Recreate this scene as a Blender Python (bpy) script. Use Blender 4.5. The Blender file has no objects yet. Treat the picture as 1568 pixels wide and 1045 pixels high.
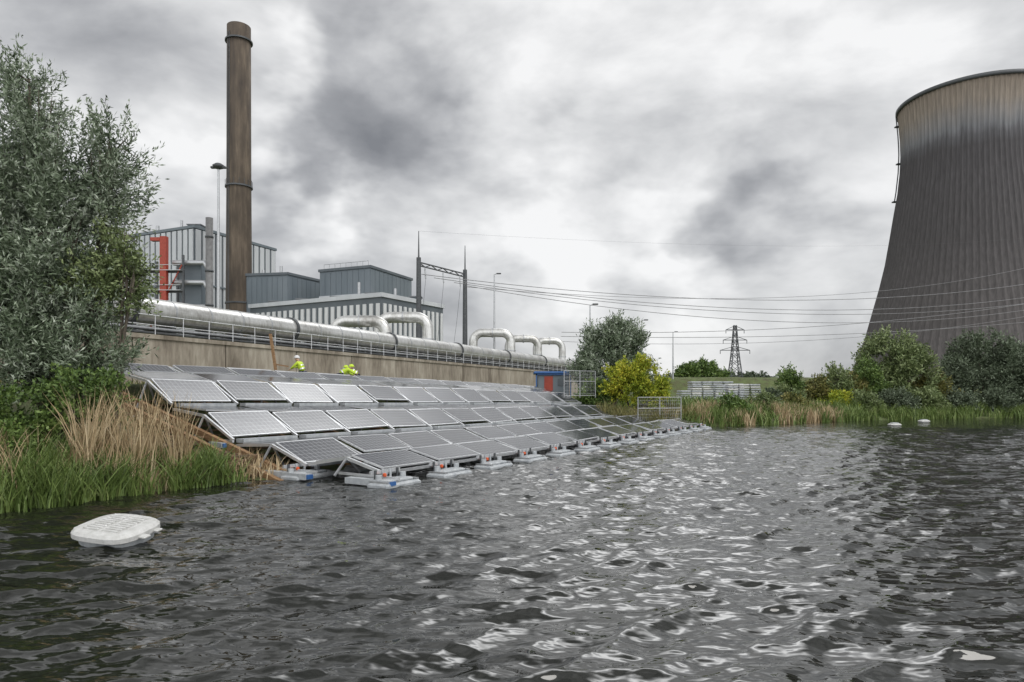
import bpy, bmesh, math, random
import numpy as np
from mathutils import Vector, Matrix, noise as mnoise
random.seed(7); rng=np.random.default_rng(7)
scene=bpy.context.scene
scene.view_settings.view_transform='Standard'
scene.view_settings.look='None'
scene.view_settings.exposure=0

# ------------------------------------------------------------ materials
def newmat(name):
    m=bpy.data.materials.new(name); m.use_nodes=True
    nt=m.node_tree; b=nt.nodes['Principled BSDF']
    return m,nt,b
def N(nt,t,**kw):
    n=nt.nodes.new(t)
    for k,v in kw.items(): setattr(n,k,v)
    return n
def ramp(nt,fac,stops):
    r=N(nt,'ShaderNodeValToRGB')
    el=r.color_ramp.elements
    while len(el)<len(stops): el.new(0.5)
    for e,(p,c) in zip(el,stops):
        e.position=p; e.color=(c[0],c[1],c[2],1)
    nt.links.new(fac,r.inputs['Fac']); return r.outputs['Color']
def math_(nt,op,a,b=None,c=None,clamp=False):
    n=N(nt,'ShaderNodeMath',operation=op); n.use_clamp=clamp
    for i,v in enumerate((a,b,c)):
        if v is None: continue
        if isinstance(v,(int,float)): n.inputs[i].default_value=v
        else: nt.links.new(v,n.inputs[i])
    return n.outputs[0]
def noisetex(nt,scale,detail=5,rough=.6,vec=None,dist=0,stretch=None):
    n=N(nt,'ShaderNodeTexNoise'); n.inputs['Scale'].default_value=scale
    n.inputs['Detail'].default_value=detail; n.inputs['Roughness'].default_value=rough
    n.inputs['Distortion'].default_value=dist
    if vec is None:
        vec=N(nt,'ShaderNodeTexCoord').outputs['Object']
    if stretch:
        mp=N(nt,'ShaderNodeMapping'); mp.inputs['Scale'].default_value=stretch
        nt.links.new(vec,mp.inputs['Vector']); vec=mp.outputs[0]
    nt.links.new(vec,n.inputs['Vector'])
    return n.outputs['Fac']
def bump(nt,b,h,strength=.3,dist=.05):
    n=N(nt,'ShaderNodeBump'); n.inputs['Strength'].default_value=strength
    n.inputs['Distance'].default_value=dist
    nt.links.new(h,n.inputs['Height']); nt.links.new(n.outputs[0],b.inputs['Normal'])
def simple(name,c1,c2,scale=3,rough=.6,metal=0,stretch=None,bs=.15,spec=None,detail=4):
    m,nt,b=newmat(name)
    f=noisetex(nt,scale,detail,.65,stretch=stretch)
    nt.links.new(ramp(nt,f,[(.3,c1),(.7,c2)]),b.inputs['Base Color'])
    b.inputs['Roughness'].default_value=rough; b.inputs['Metallic'].default_value=metal
    if spec is not None: b.inputs['Specular IOR Level'].default_value=spec
    if bs: bump(nt,b,f,bs,.03)
    return m
def leafmat(name,cols,rough=.5,spec=.4,nscale=.9):
    m,nt,b=newmat(name)
    g=N(nt,'ShaderNodeNewGeometry')
    f=noisetex(nt,nscale,2,.6)
    s=math_(nt,'MULTIPLY_ADD',f,.9,-.17)
    s=math_(nt,'MULTIPLY_ADD',g.outputs['Random Per Island'],.42,s,clamp=True)
    n=len(cols)
    nt.links.new(ramp(nt,s,[(.1+.8*i/(n-1),c) for i,c in enumerate(cols)]),b.inputs['Base Color'])
    b.inputs['Roughness'].default_value=rough
    b.inputs['Specular IOR Level'].default_value=spec
    return m

M={}
M['steel']=simple('galvanised_steel',(.34,.35,.36),(.5,.51,.52),6,.4,.7,bs=0)
M['alu']=simple('aluminium_frame',(.55,.56,.58),(.7,.71,.72),4,.35,.6,bs=0)
M['darksteel']=simple('dark_steel',(.05,.055,.06),(.1,.105,.11),5,.55,.3,bs=0)
M['float']=simple('grey_plastic',(.27,.29,.31),(.46,.48,.49),5,.5,bs=.05)
M['white']=simple('white_plastic',(.42,.42,.4),(.62,.62,.61),7,.5,bs=.05)
M['orange']=simple('orange_paint',(.5,.07,.02),(.65,.12,.03),7,.5,bs=0)
M['blue']=simple('blue_paint',(.02,.08,.24),(.04,.13,.34),3,.5,bs=0)
M['red']=simple('red_paint',(.24,.03,.015),(.36,.055,.03),3,.55,bs=0)
M['wood']=simple('timber',(.14,.075,.035),(.36,.22,.11),4,.8,stretch=(1,1,6))
M['planks']=simple('weathered_planks',(.06,.04,.025),(.22,.14,.08),3,.85)
M['bark']=simple('bark',(.05,.04,.03),(.14,.12,.09),6,.9,stretch=(1,1,.3),bs=0)

# ------------------------------------------------------------ mesh builder
class B:
    def __init__(s): s.v=[];s.f=[];s.m=[];s.mats=[];s.sm=[];s.uv={}
    def mi(s,mat):
        if mat not in s.mats: s.mats.append(mat)
        return s.mats.index(mat)
    def add(s,verts,faces,mat,smooth=False):
        o=len(s.v); s.v+= [tuple(v) for v in verts]; k=s.mi(mat)
        for f in faces:
            s.f.append(tuple(i+o for i in f)); s.m.append(k); s.sm.append(smooth)
    def box(s,c,size,mat,mtx=None,ch=0):
        x,y,z=[q/2 for q in size]
        if ch<=0:
            vs=[Vector((sx*x,sy*y,sz*z)) for sz in(-1,1) for sy in(-1,1) for sx in(-1,1)]
            fs=[(0,2,3,1),(4,5,7,6),(0,1,5,4),(2,6,7,3),(0,4,6,2),(1,3,7,5)]
        else:
            prof=[(z,ch,-1),(z-ch,0,-1),(z-ch,0,1),(z,ch,1)]
            vs=[]
            for (zz,ins,sg) in prof:
                X=x-ins;Y=y-ins;c2=min(ch,X*.5,Y*.5)
                for px,py in((X-c2,-Y),(X,-Y+c2),(X,Y-c2),(X-c2,Y),(-X+c2,Y),(-X,Y-c2),(-X,-Y+c2),(-X+c2,-Y)):
                    vs.append(Vector((px,py,sg*zz)))
            fs=[tuple(reversed(range(8))),tuple(range(24,32))]
            for r in range(3):
                for i in range(8):
                    j=(i+1)%8
                    fs.append((r*8+i,r*8+j,(r+1)*8+j,(r+1)*8+i))
        if mtx is not None: vs=[mtx@v for v in vs]
        c=Vector(c); s.add([v+c for v in vs],fs,mat)
    def tube(s,pts,r,mat,n=8,cap=True,smooth=True):
        pts=[Vector(p) for p in pts]; R=r if isinstance(r,(list,tuple)) else [r]*len(pts)
        vs=[];fs=[]
        d0=(pts[1]-pts[0]).normalized()
        up=Vector((0,0,1)) if abs(d0.z)<.95 else Vector((1,0,0))
        a=d0.cross(up).normalized()
        for i,p in enumerate(pts):
            if i==0:d=pts[1]-pts[0]
            elif i==len(pts)-1:d=pts[-1]-pts[-2]
            else:d=(pts[i+1]-pts[i]).normalized()+(pts[i]-pts[i-1]).normalized()
            d.normalize()
            a=(a-d*a.dot(d)).normalized(); b=d.cross(a)
            for k in range(n):
                t=2*math.pi*k/n
                vs.append(p+(a*math.cos(t)+b*math.sin(t))*R[i])
        for i in range(len(pts)-1):
            for k in range(n):
                j=(k+1)%n
                fs.append((i*n+k,i*n+j,(i+1)*n+j,(i+1)*n+k))
        s.add(vs,fs,mat,smooth)
        if cap:
            s.add(vs[:n],[tuple(reversed(range(n)))],mat); s.add(vs[-n:],[tuple(range(n))],mat)
    def beam(s,p0,p1,w,h,mat):
        p0=Vector(p0);p1=Vector(p1);d=(p1-p0);L=d.length;d.normalize()
        up=Vector((0,0,1)) if abs(d.z)<.95 else Vector((0,1,0))
        a=d.cross(up).normalized();b=a.cross(d)
        m=Matrix((a,d,b)).transposed()
        s.box((p0+p1)/2,(w,L,h),mat,m)
    def prism(s,poly,z0,z1,mat,roof=None):
        n=len(poly); vs=[(x,y,z0) for x,y in poly]+[(x,y,z1) for x,y in poly]
        s.add(vs,[(i,(i+1)%n,n+(i+1)%n,n+i) for i in range(n)],mat)
        s.add(vs[n:],[tuple(range(n))],roof or mat)
    def lathe(s,prof,c,n,mat,smooth=True):
        vs=[];fs=[]
        for (r,z) in prof:
            for k in range(n):
                t=2*math.pi*k/n; vs.append((c[0]+r*math.cos(t),c[1]+r*math.sin(t),z))
        for i in range(len(prof)-1):
            for k in range(n):
                j=(k+1)%n; fs.append((i*n+k,i*n+j,(i+1)*n+j,(i+1)*n+k))
        s.add(vs,fs,mat,smooth)
    def obj(s,name,parent=None):
        me=bpy.data.meshes.new(name); me.from_pydata(s.v,[],s.f)
        for m in s.mats: me.materials.append(m)
        me.polygons.foreach_set('material_index',s.m)
        me.polygons.foreach_set('use_smooth',s.sm)
        me.update()
        o=bpy.data.objects.new(name,me); scene.collection.objects.link(o)
        if parent: o.parent=parent
        return o
def empty(name,loc=(0,0,0)):
    o=bpy.data.objects.new(name,None); o.location=loc; scene.collection.objects.link(o); return o
def npmesh(name,verts,faces,mat,smooth=False,parent=None):
    me=bpy.data.meshes.new(name); nv=len(verts); nf=len(faces); k=faces.shape[1]
    me.vertices.add(nv); me.vertices.foreach_set('co',verts.astype(np.float32).ravel())
    me.loops.add(nf*k); me.loops.foreach_set('vertex_index',faces.astype(np.int32).ravel())
    me.polygons.add(nf); me.polygons.foreach_set('loop_start',np.arange(0,nf*k,k,dtype=np.int32))
    me.polygons.foreach_set('loop_total',np.full(nf,k,dtype=np.int32))
    if smooth: me.polygons.foreach_set('use_smooth',np.ones(nf,dtype=bool))
    me.materials.append(mat); me.update(calc_edges=True)
    o=bpy.data.objects.new(name,me); scene.collection.objects.link(o)
    if parent: o.parent=parent
    return o
def gridfaces(nx,ny):
    i=np.arange(nx-1);j=np.arange(ny-1); I,J=np.meshgrid(i,j,indexing='ij')
    a=(I*ny+J).ravel()
    return np.stack([a,a+ny,a+ny+1,a+1],1)

# ------------------------------------------------------------ site layout
C0=np.array([-3.4,18.3]); D=np.array([.49,.872]); Nn=np.array([-.872,.49])
def AP(s,W,z):
    p=C0+D*s+Nn*W
    return Vector((p[0],p[1],z))
shore=[(-30,-200),(-26,-20),(-17,6),(-11.6,13),(-10.3,14.6),(-9.3,16.6),(-8.0,18.3)]
for s_ in (0,8,16,24,32): shore.append(tuple(C0+D*s_+Nn*3))
shore+=[(11.6,49.6),(14.5,51),(22,56),(31,63),(42,68.5),(54,72),(75,79),(120,95),(300,150),(900,300)]
poly=np.array(shore+[(900,-200)])
def inpoly(x,y):
    r=np.zeros(x.shape,bool); n=len(poly); j=n-1
    for i in range(n):
        xi,yi=poly[i];xj,yj=poly[j]
        c=((yi>y)!=(yj>y))&(x<(xj-xi)*(y-yi)/(yj-yi+1e-9)+xi)
        r^=c; j=i
    return r
def sdist(x,y):
    d=np.full(x.shape,1e9)
    for (a,b) in zip(shore[:-1],shore[1:]):
        a=np.array(a,float);b=np.array(b,float);ab=b-a
        t=np.clip(((x-a[0])*ab[0]+(y-a[1])*ab[1])/(ab@ab),0,1)
        d=np.minimum(d,np.hypot(x-a[0]-t*ab[0],y-a[1]-t*ab[1]))
    return np.where(inpoly(x,y),-d,d)
def sst(a,b,x):
    t=np.clip((x-a)/(b-a),0,1); return t*t*(3-2*t)
def height(x,y):
    x=np.asarray(x,float);y=np.asarray(y,float)
    d=sdist(x,y); s=(x-C0[0])*D[0]+(y-C0[1])*D[1]
    zl=np.interp(d,[-30,-2,0,2,6,12],[-2,-.7,-.02,.5,1.5,2.8])
    za=np.interp(d,[-30,-2,0,3,6,9,11],[-2,-.7,-.02,.35,1.3,2.5,2.85])*(1-.004*np.clip(s,0,40))
    zr=np.interp(d,[-30,-2,0,1,4,15,40],[-2,-.7,-.02,.35,.9,1.6,2.0])
    wl=1-sst(-2,.5,s); wr=sst(35,41,s)
    z=za*(1-wl)*(1-wr)+zl*wl+zr*wr
    wd=(-33.3+.427*y)-x
    wb=sst(.2,1.2,wd)*(1-sst(100,115,y))
    z=np.where(d>0,np.maximum(z,z*(1-wb)+4.0*wb),z)
    dy=(y-(122+.12*(x-30)))
    dk=5.6*np.exp(-(dy/7)**2)*sst(16,26,x)
    z=np.where(d>3,np.maximum(z,dk),z)
    return z
def H(x,y): return float(height(np.array([x]),np.array([y]))[0])

# ------------------------------------------------------------ ground
def spaced(segs):
    out=[]
    for a,b,st in segs: out+=list(np.arange(a,b,st))
    out.append(segs[-1][1]); return np.array(out)
gx=spaced([(-1500,-100,60),(-100,-30,4),(-30,30,.5),(30,90,1.5),(90,300,10),(300,2500,80)])
gy=spaced([(-200,0,20),(0,60,.5),(60,140,1.5),(140,300,10),(300,3000,90)])
X,Y=np.meshgrid(gx,gy,indexing='ij')
Z=height(X,Y)+np.where(np.abs(X)<100,.06*np.sin(X*1.7+Y*.6)*np.sin(Y*1.3-X*.4),0)
m,nt,b=newmat('grass_and_soil')
f=noisetex(nt,.8,5,.7); f2=noisetex(nt,9,3,.7)
mix=math_(nt,'MULTIPLY_ADD',f2,.4,math_(nt,'MULTIPLY',f,.7))
nt.links.new(ramp(nt,mix,[(.35,(.04,.032,.02)),(.5,(.075,.08,.03)),(.62,(.085,.12,.035)),(.75,(.16,.14,.07))]),b.inputs['Base Color'])
b.inputs['Roughness'].default_value=.95; bump(nt,b,mix,.6,.15)
npmesh('ground',np.stack([X.ravel(),Y.ravel(),Z.ravel()],1),gridfaces(len(gx),len(gy)),m,True)

# ------------------------------------------------------------ water
def grow(a,b,s0,rate):
    out=[a];s=s0
    while out[-1]<b: out.append(out[-1]+s); s*=rate
    return out
yy=np.array([-180,-80,-40,-20,-10,-5,-2,0,1.5,2.5,3.2,3.8]+grow(4.3,45,.036,1.0034))
ylast=yy[-1]; yy=np.concatenate([yy,np.array(grow(ylast+.2,330,.2,1.02))])
xr=np.array(grow(6,45,.05,1.0055)); xr=np.concatenate([xr,np.array(grow(xr[-1]+.8,900,1,1.1))])
xl=-np.array(grow(6,28,.055,1.01))[::-1]
xx=np.concatenate([xl,np.arange(-5.955,5.96,.045),xr])
X,Y=np.meshgrid(xx.astype(np.float32),yy.astype(np.float32),indexing='ij')
dx=np.gradient(xx);dy=np.gradient(yy)
sp=np.maximum(np.abs(dx)[:,None],np.abs(dy)[None,:]).astype(np.float32)
Z=np.zeros_like(X);DX=np.zeros_like(X);DY=np.zeros_like(X)
NW=110
gust=(.92+.25*np.sin(X*.35+Y*.12+1)*np.sin(Y*.28-X*.1)).astype(np.float32)
wd0=math.atan2(-.88,.3)
for i in range(NW):
    lam=.16*(1.4/.16)**(rng.random()**1.2)
    k=2*math.pi/lam; th=wd0+rng.normal()*.5
    kx,ky=k*math.cos(th),k*math.sin(th)
    s=.037*(1.15 if .22<lam<.8 else .8)
    a=s/k; ph=rng.random()*6.28
    w=np.clip((lam/2.6-sp)/(lam/6),0,1)*gust
    arg=np.float32(kx)*X+np.float32(ky)*Y+np.float32(ph)
    S=np.sin(arg)*w; Cc=np.cos(arg)*w
    Z+=a*Cc; DX-=a*math.cos(th)*S; DY-=a*math.sin(th)*S
m,nt,b=newmat('lake_water')
b.inputs['Base Color'].default_value=(.009,.010,.007,1); b.inputs['Roughness'].default_value=.04
b.inputs['IOR'].default_value=1.5; b.inputs['Specular IOR Level'].default_value=.85
co=N(nt,'ShaderNodeTexCoord').outputs['Object']
n1=noisetex(nt,4.2,2,.55,vec=co,stretch=(.5,1,1)); n2=noisetex(nt,1.6,1,.5,vec=co,stretch=(.4,1,1))
h=math_(nt,'ADD',math_(nt,'MULTIPLY',n1,.22),math_(nt,'MULTIPLY',n2,.3))
bump(nt,b,h,.6,.4)
npmesh('water',np.stack([(X+DX).ravel(),(Y+DY).ravel(),Z.ravel()],1),gridfaces(len(xx),len(yy)),m,True)

# ------------------------------------------------------------ cooling tower
m,nt,b=newmat('stained_concrete')
tc=N(nt,'ShaderNodeTexCoord'); sep=N(nt,'ShaderNodeSeparateXYZ'); nt.links.new(tc.outputs['Object'],sep.inputs[0])
st=noisetex(nt,.25,4,.65,stretch=(1,1,.12)); st2=noisetex(nt,1.4,4,.7,stretch=(1,1,.03))
zz=math_(nt,'ADD',sep.outputs['Z'],math_(nt,'MULTIPLY_ADD',st,6,-3))
zz=math_(nt,'ADD',zz,math_(nt,'MULTIPLY_ADD',st2,3,-1.5))
zf=math_(nt,'DIVIDE',zz,122)
col=ramp(nt,zf,[(.0,(.11,.1,.097)),(.5,(.073,.068,.069)),(.79,(.068,.064,.067)),(.825,(.1,.099,.105)),(.85,(.17,.172,.182)),(.885,(.22,.208,.2)),(.93,(.245,.21,.175)),(.985,(.22,.183,.147)),(1.0,(.08,.07,.06))])
mx=N(nt,'ShaderNodeMix',data_type='RGBA',blend_type='MULTIPLY'); mx.inputs[0].default_value=.7
nt.links.new(col,mx.inputs[6]); nt.links.new(ramp(nt,st2,[(.3,(.5,.5,.5)),(.65,(1.15,1.15,1.15))]),mx.inputs[7])
nt.links.new(mx.outputs[2],b.inputs['Base Color']); b.inputs['Roughness'].default_value=.9
M['tower']=m
tb=B(); tx,ty=189,280
pr=[(45,8),(42.5,16),(39,26),(36.2,37),(33.6,47),(31.4,57),(29.8,67),(28.3,77),(26.7,87),(25.8,96),(25.5,103),(25.7,110),(26.2,116),(26.7,121.6)]
n=288; vs=[];fs=[]
for r,z in pr:
    for k in range(n):
        t=2*math.pi*k/n; rr=r+(.35 if k%3==0 else 0); vs.append((rr*math.cos(t),rr*math.sin(t),z))
for i in range(len(pr)-1):
    for k in range(n):
        j=(k+1)%n; fs.append((i*n+k,i*n+j,(i+1)*n+j,(i+1)*n+k))
tb.add(vs,fs,M['tower'])
tb.lathe([(27.1,120.6),(27.7,120.8),(27.7,122),(26.0,122.1)]+[(r-1.2,z) for r,z in reversed(pr)],(0,0),96,M['darksteel'])
for k in range(48):
    t=2*math.pi*k/48
    for sg in(-1,1):
        t2=t+sg*math.pi/48
        tb.tube([(46.5*math.cos(t),46.5*math.sin(t),-1),(44.8*math.cos(t2),44.8*math.sin(t2),8.4)],.5,M['tower'],6)
rz_=lambda z: np.interp(z,[p[1] for p in pr],[p[0] for p in pr])+.9
# access ladder with landings
tb.tube([(rz_(z)*math.cos(2.68),rz_(z)*math.sin(2.68),z) for z in np.arange(84,121,4)],.25,M['darksteel'],5)
for z in(84,100,116): tb.box((rz_(z)*math.cos(2.68),rz_(z)*math.sin(2.68),z),(1.6,1.6,.5),M['darksteel'])
o=tb.obj('cooling_tower'); o.location=(tx,ty,1)

# ------------------------------------------------------------ chimney
m,nt,b=newmat('brown_stack_concrete')
f=noisetex(nt,1.2,5,.7,stretch=(1,1,.1)); f2=noisetex(nt,.25,3,.6,stretch=(1,1,.5))
v=math_(nt,'MULTIPLY_ADD',f2,.5,math_(nt,'MULTIPLY',f,.55))
nt.links.new(ramp(nt,v,[(.35,(.035,.027,.022)),(.52,(.075,.058,.042)),(.68,(.15,.117,.085))]),b.inputs['Base Color']); b.inputs['Roughness'].default_value=.85
cb=B(); cx,cy=-56,140
cb.lathe([(2.62,3),(2.55,20),(2.4,45),(2.32,77.8),(2.0,77.8),(2.0,74)],(cx,cy),40,m)
for z in(74.6,44.8,21):
    r=2.7
    cb.lathe([(2.2,z),(r,z),(r,z+.3),(2.2,z+.3)],(cx,cy),40,M['darksteel'],False)
cb.tube([(cx-1.6,cy-2.0,4),(cx-1.5,cy-1.9,76)],.09,M['darksteel'],5)
cb.tube([(cx-1.2,cy-2.25,4),(cx-1.1,cy-2.15,76)],.09,M['darksteel'],5)
for k in range(16):
    t=k*math.pi/8; cb.tube([(cx+2.6*math.cos(t),cy+2.6*math.sin(t),45.1),(cx+2.6*math.cos(t),cy+2.6*math.sin(t),46.3)],.05,M['darksteel'],4)
cb.obj('industrial_chimney')

# ------------------------------------------------------------ buildings
clad_l=simple('light_cladding',(.42,.44,.46),(.54,.56,.58),.3,.6,stretch=(1,1,.2),bs=0)
clad_w=simple('white_cladding',(.52,.53,.54),(.64,.65,.65),.3,.6,stretch=(1,1,.2),bs=0)
clad_d=simple('dark_cladding',(.08,.093,.107),(.11,.13,.142),.3,.6,stretch=(1,1,.2),bs=0)
clad_b=simple('bluegrey_cladding',(.11,.137,.157),(.16,.187,.207),.25,.55,stretch=(1,1,.2),bs=0)
glass=simple('dark_windows',(.03,.04,.05),(.08,.1,.11),.6,.15,bs=0)
roofm=simple('roofing',(.12,.13,.14),(.2,.21,.22),.5,.8,bs=0)
def foot(L,Cc,R):
    L,Cc,R=map(np.array,(L,Cc,R)); return [tuple(L),tuple(Cc),tuple(R),tuple(L+R-Cc)]
def strips(bb,p0,p1,z0,z1,n,fr,mat,t=.25,off=.0):
    p0=Vector((*p0,0));p1=Vector((*p1,0)); d=p1-p0; L=d.length; d.normalize(); nr=Vector((d.y,-d.x,0))
    m_=Matrix((d,nr,Vector((0,0,1)))).transposed()
    for i in range(n):
        c=p0+d*(L*(i+.5)/n)+nr*(t/2-.05)
        bb.box((c.x,c.y,(z0+z1)/2),(L/n*fr,t,z1-z0),mat,m_)
def coping(bb,fp,z,mat,h=.6,t=.5):
    for i in range(len(fp)):
        a=fp[i];c=fp[(i+1)%len(fp)]
        d=(Vector(c)-Vector(a)).normalized()*t*.5
        bb.beam((a[0]-d.x,a[1]-d.y,z+h*.5-.1),(c[0]+d.x,c[1]+d.y,z+h*.5-.1),t,h,mat)
def ventbox(bb,x,y,z,sx,sy,sz):
    bb.box((x,y,z+sz/2),(sx,sy,sz),clad_b,ch=.1); bb.box((x,y,z+sz+.1),(sx+.3,sy+.3,.2),roofm)
def banded(bb,a,c,z,off=.35,mat=None):
    nr=Vector((c[1]-a[1],-(c[0]-a[0]),0)).normalized()*off
    bb.beam((a[0]+nr.x,a[1]+nr.y,z),(c[0]+nr.x,c[1]+nr.y,z),.2,.35,mat or clad_b)
bb=B(); fp=foot((-89,159),(-69.8,150),(-60.3,174)); bb.prism(fp,3,39.2,clad_d,roofm); coping(bb,fp,39.2,clad_b)
strips(bb,fp[0],fp[1],8,38.9,12,.7,clad_l); strips(bb,fp[1],fp[2],8,38.9,13,.7,clad_l)
banded(bb,fp[0],fp[1],27); banded(bb,fp[1],fp[2],27)
ventbox(bb,-72,156,39.4,3,3,1.5); bb.tube([(-75,155,39),(-75,155,42)],.3,M['steel']); bb.tube([(-82,158,39),(-82,158,41.5)],.4,M['steel'])
bb.obj('striped_boiler_house')
bb=B(); fp=foot((-47.8,124.6),(-21,110),(-12.6,124.6)); bb.prism(fp,3,18.3,clad_d,roofm); coping(bb,fp,18.3,clad_l,.7)
strips(bb,fp[0],fp[1],11.2,17.2,22,.5,clad_w); strips(bb,fp[1],fp[2],11.2,17.2,13,.5,clad_w)
strips(bb,fp[0],fp[1],3,10.6,22,.5,clad_w); strips(bb,fp[1],fp[2],3,10.6,13,.5,clad_w)
banded(bb,fp[0],fp[1],10.9,.3); banded(bb,fp[1],fp[2],10.9,.3)
for x,y in((-44,127),(-38,124),(-31,121),(-24,117),(-17,121)):
    ventbox(bb,x,y,18.4,1.8,1.8,1.2)
bb.tube([(-26,116,18),(-26,116,21.5)],.25,M['steel']); bb.tube([(-20,117,18),(-20,117,20.6)],.25,M['steel'])
bb.obj('turbine_hall')
bb=B(); fp=foot((-37.9,134.7),(-27,130),(-21.3,144.6)); bb.prism(fp,3,26.7,clad_b,roofm); coping(bb,fp,26.7,clad_d,.5)
strips(bb,fp[0],fp[1],19,26.4,9,.93,clad_b,.12); strips(bb,fp[1],fp[2],19,26.4,10,.93,clad_b,.12)
bb.beam((fp[0][0],fp[0][1]-.4,21.6),(fp[1][0],fp[1][1]-.4,21.6),.2,.3,clad_l)
for i in range(9):
    q=i/8; bb.tube([(-37+q*9.6,134.4-q*4.1,26.9),(-37+q*9.6,134.4-q*4.1,28)],.05,M['steel'],4)
bb.tube([(-37,134.4,28),(-27.4,130.3,28)],.05,M['steel'],4)
ventbox(bb,-30,137,26.8,2.4,2.4,.9)
bb.obj('bluegrey_plant_building')
bb=B(); fp=foot((-56,139),(-45,137),(-40,148)); bb.prism(fp,3,26.6,clad_b,roofm); coping(bb,fp,26.6,clad_d,.5)
strips(bb,fp[0],fp[1],19,26.2,10,.93,clad_b,.12);strips(bb,fp[1],fp[2],19,26.2,9,.93,clad_b,.12)
bb.tube([(-47,139,26.5),(-47,139,28.6)],.3,M['steel']); bb.tube([(-51,140,26.5),(-51,140,28)],.3,M['steel'])
bb.obj('bluegrey_plant_building')
bb=B(); 
x0,x1,y0,y1=-65.5,-57.8,120,126
for x in (x0,(x0+x1)/2,x1):
    for y in(y0,y1): bb.box((x,y,15),(.35,.35,24),M['darksteel'])
bb.box((-60.9,119.5,19.6),(1.1,.9,21),M['red']); bb.box((-62.3,119.5,29.6),(1.6,.9,.6),M['red'])
for z in(10,13.5,17,20.5,24):
    bb.beam((x0,y0,z),(x1,y0,z),.25,.35,M['darksteel']); bb.beam((x0,y0-1,z+1.1),(x1,y0-1,z+1.1),.08,.08,M['steel']); bb.box(((x0+x1)/2,y0-.5,z+.2),(x1-x0,1,.1),M['steel'])
for z in(18,22.3,25.8): bb.tube([(-60,121,z),(-54.5,121,z),(-53.8,121,z-1),(-53.8,121,z-9)],.5,M['steel'],10)
for i in range(5): bb.beam((x0+i*1.5,y0-.3,10+i*3),(x0+i*1.5+1.6,y0-.3,13.2+i*3),.12,.2,M['red'])
bb.box((-57.5,124,20),(4,4,12),clad_b,ch=.1); bb.box((-56,120.5,14.5),(6,2,5.5),clad_l,ch=.1)
bb.obj('red_steel_pipe_rack')
dks=simple('dull_steel',(.12,.12,.12),(.19,.19,.19),2,.6,.3,bs=0)
bb=B(); bb.lathe([(.62,3),(.62,33.5),(.45,33.5),(.45,33)],(-53.2,120),20,dks)
for z in (12,18,24,30): bb.lathe([(.6,z),(.72,z),(.72,z+.3),(.6,z+.3)],(-53.2,120),20,M['darksteel'])
bb.obj('steel_flue_stack')

def lamp(name,x,y,z,r=.12,kind=0):
    g=H(x,y); bb=B(); bb.tube([(x,y,g-.3),(x,y,g+(z-g)*.5),(x,y,z)],[r*1.5,r*1.1,r*.7],M['steel'],8)
    if kind==0:
        bb.lathe([(.1,z-.2),(.55,z),(.7,z+.25),(.35,z+.5),(.05,z+.55)],(x,y),12,M['darksteel'])
        bb.box((x-.55,y,z+.05),(.7,.4,.25),M['darksteel'],ch=.05); bb.box((x+.55,y,z+.05),(.7,.4,.25),M['darksteel'],ch=.05)
    elif kind==1:
        bb.tube([(x,y,z-.05),(x+.3,y,z+.1),(x+.5,y,z+.12)],.05,M['steel'],6); bb.box((x+.55,y,z+.1),(.6,.28,.14),M['darksteel'],ch=.04)
    return bb.obj(name)
lamp('floodlight_mast',-34.4,80,29,.17,0)
lamp('street_lamp',-2.2,85,17.4,.1,1)
lamp('street_lamp',28.3,120,13.4,.1,1)
lamp('street_lamp',17.5,92,12.4,.09,1)
lamp('street_lamp',8.0,70,11.6,.08,1)

bb=B()
pa=Vector((-12.3,90,0));pb=Vector((-6.8,98.8,0))
for p in(pa,pb):
    bb.tube([(p.x,p.y,3),(p.x,p.y,20.5)],[.42,.3],M['darksteel'],10); bb.tube([(p.x,p.y,20.5),(p.x,p.y,24)],[.12,.05],M['darksteel'],6)
for dz in(0,.45): bb.beam((pa.x,pa.y,19.9-dz),(pb.x,pb.y,19.9-dz),.15,.15,M['darksteel'])
for i in range(8):
    q0=pa.lerp(pb,i/8);q1=pa.lerp(pb,(i+1)/8); bb.beam((q0.x,q0.y,19.9-(i%2)*.45),(q1.x,q1.y,19.9-((i+1)%2)*.45),.1,.1,M['darksteel'])
for i in(1,4,7):
    q=pa.lerp(pb,i/8); bb.tube([(q.x,q.y,19.3),(q.x+.1,q.y,17.9)],.1,M['steel'],6)
    bb.tube([(q.x+.1,q.y,17.9),(q.x-.5,q.y+1,13),(q.x-1.5,q.y+2,6)],.02,M['darksteel'],4)
bb.obj('power_line_gantry')
bb=B()
def wire(p0,p1,sag,r=.045,mat=None):
    p0=Vector(p0);p1=Vector(p1);pts=[]
    for i in range(33):
        t=i/32;p=p0.lerp(p1,t);p.z-=4*sag*t*(1-t);pts.append(p)
    bb.tube(pts,r,mat or M['darksteel'],4,False)
wire((-12.3,90,24),(160,190,48),3,.008)
ws=simple('cable',(.2,.2,.21),(.28,.28,.29),2,.5,.4,bs=0)
wire((-12.0,90.5,18.4),(150,150,35),7,.045,ws); wire((-10.6,92.7,18.3),(150,152,31.5),7,.045,ws)
wire((-8.2,96.6,18.3),(150,155,29.5),6.5,.045,ws); wire((-6.9,98.5,18.2),(150,158,29),7.5,.045,ws)
wire((8,110,12.5),(150,150,30),4,.045,ws); wire((8,112,12),(150,152,23),2.6,.045,ws)
wire((8,116,11.5),(150,150,28),5,.035,ws); wire((-6.9,98.5,18.0),(150,175,40),6,.035,ws)
bb.obj('overhead_power_lines')

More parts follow.
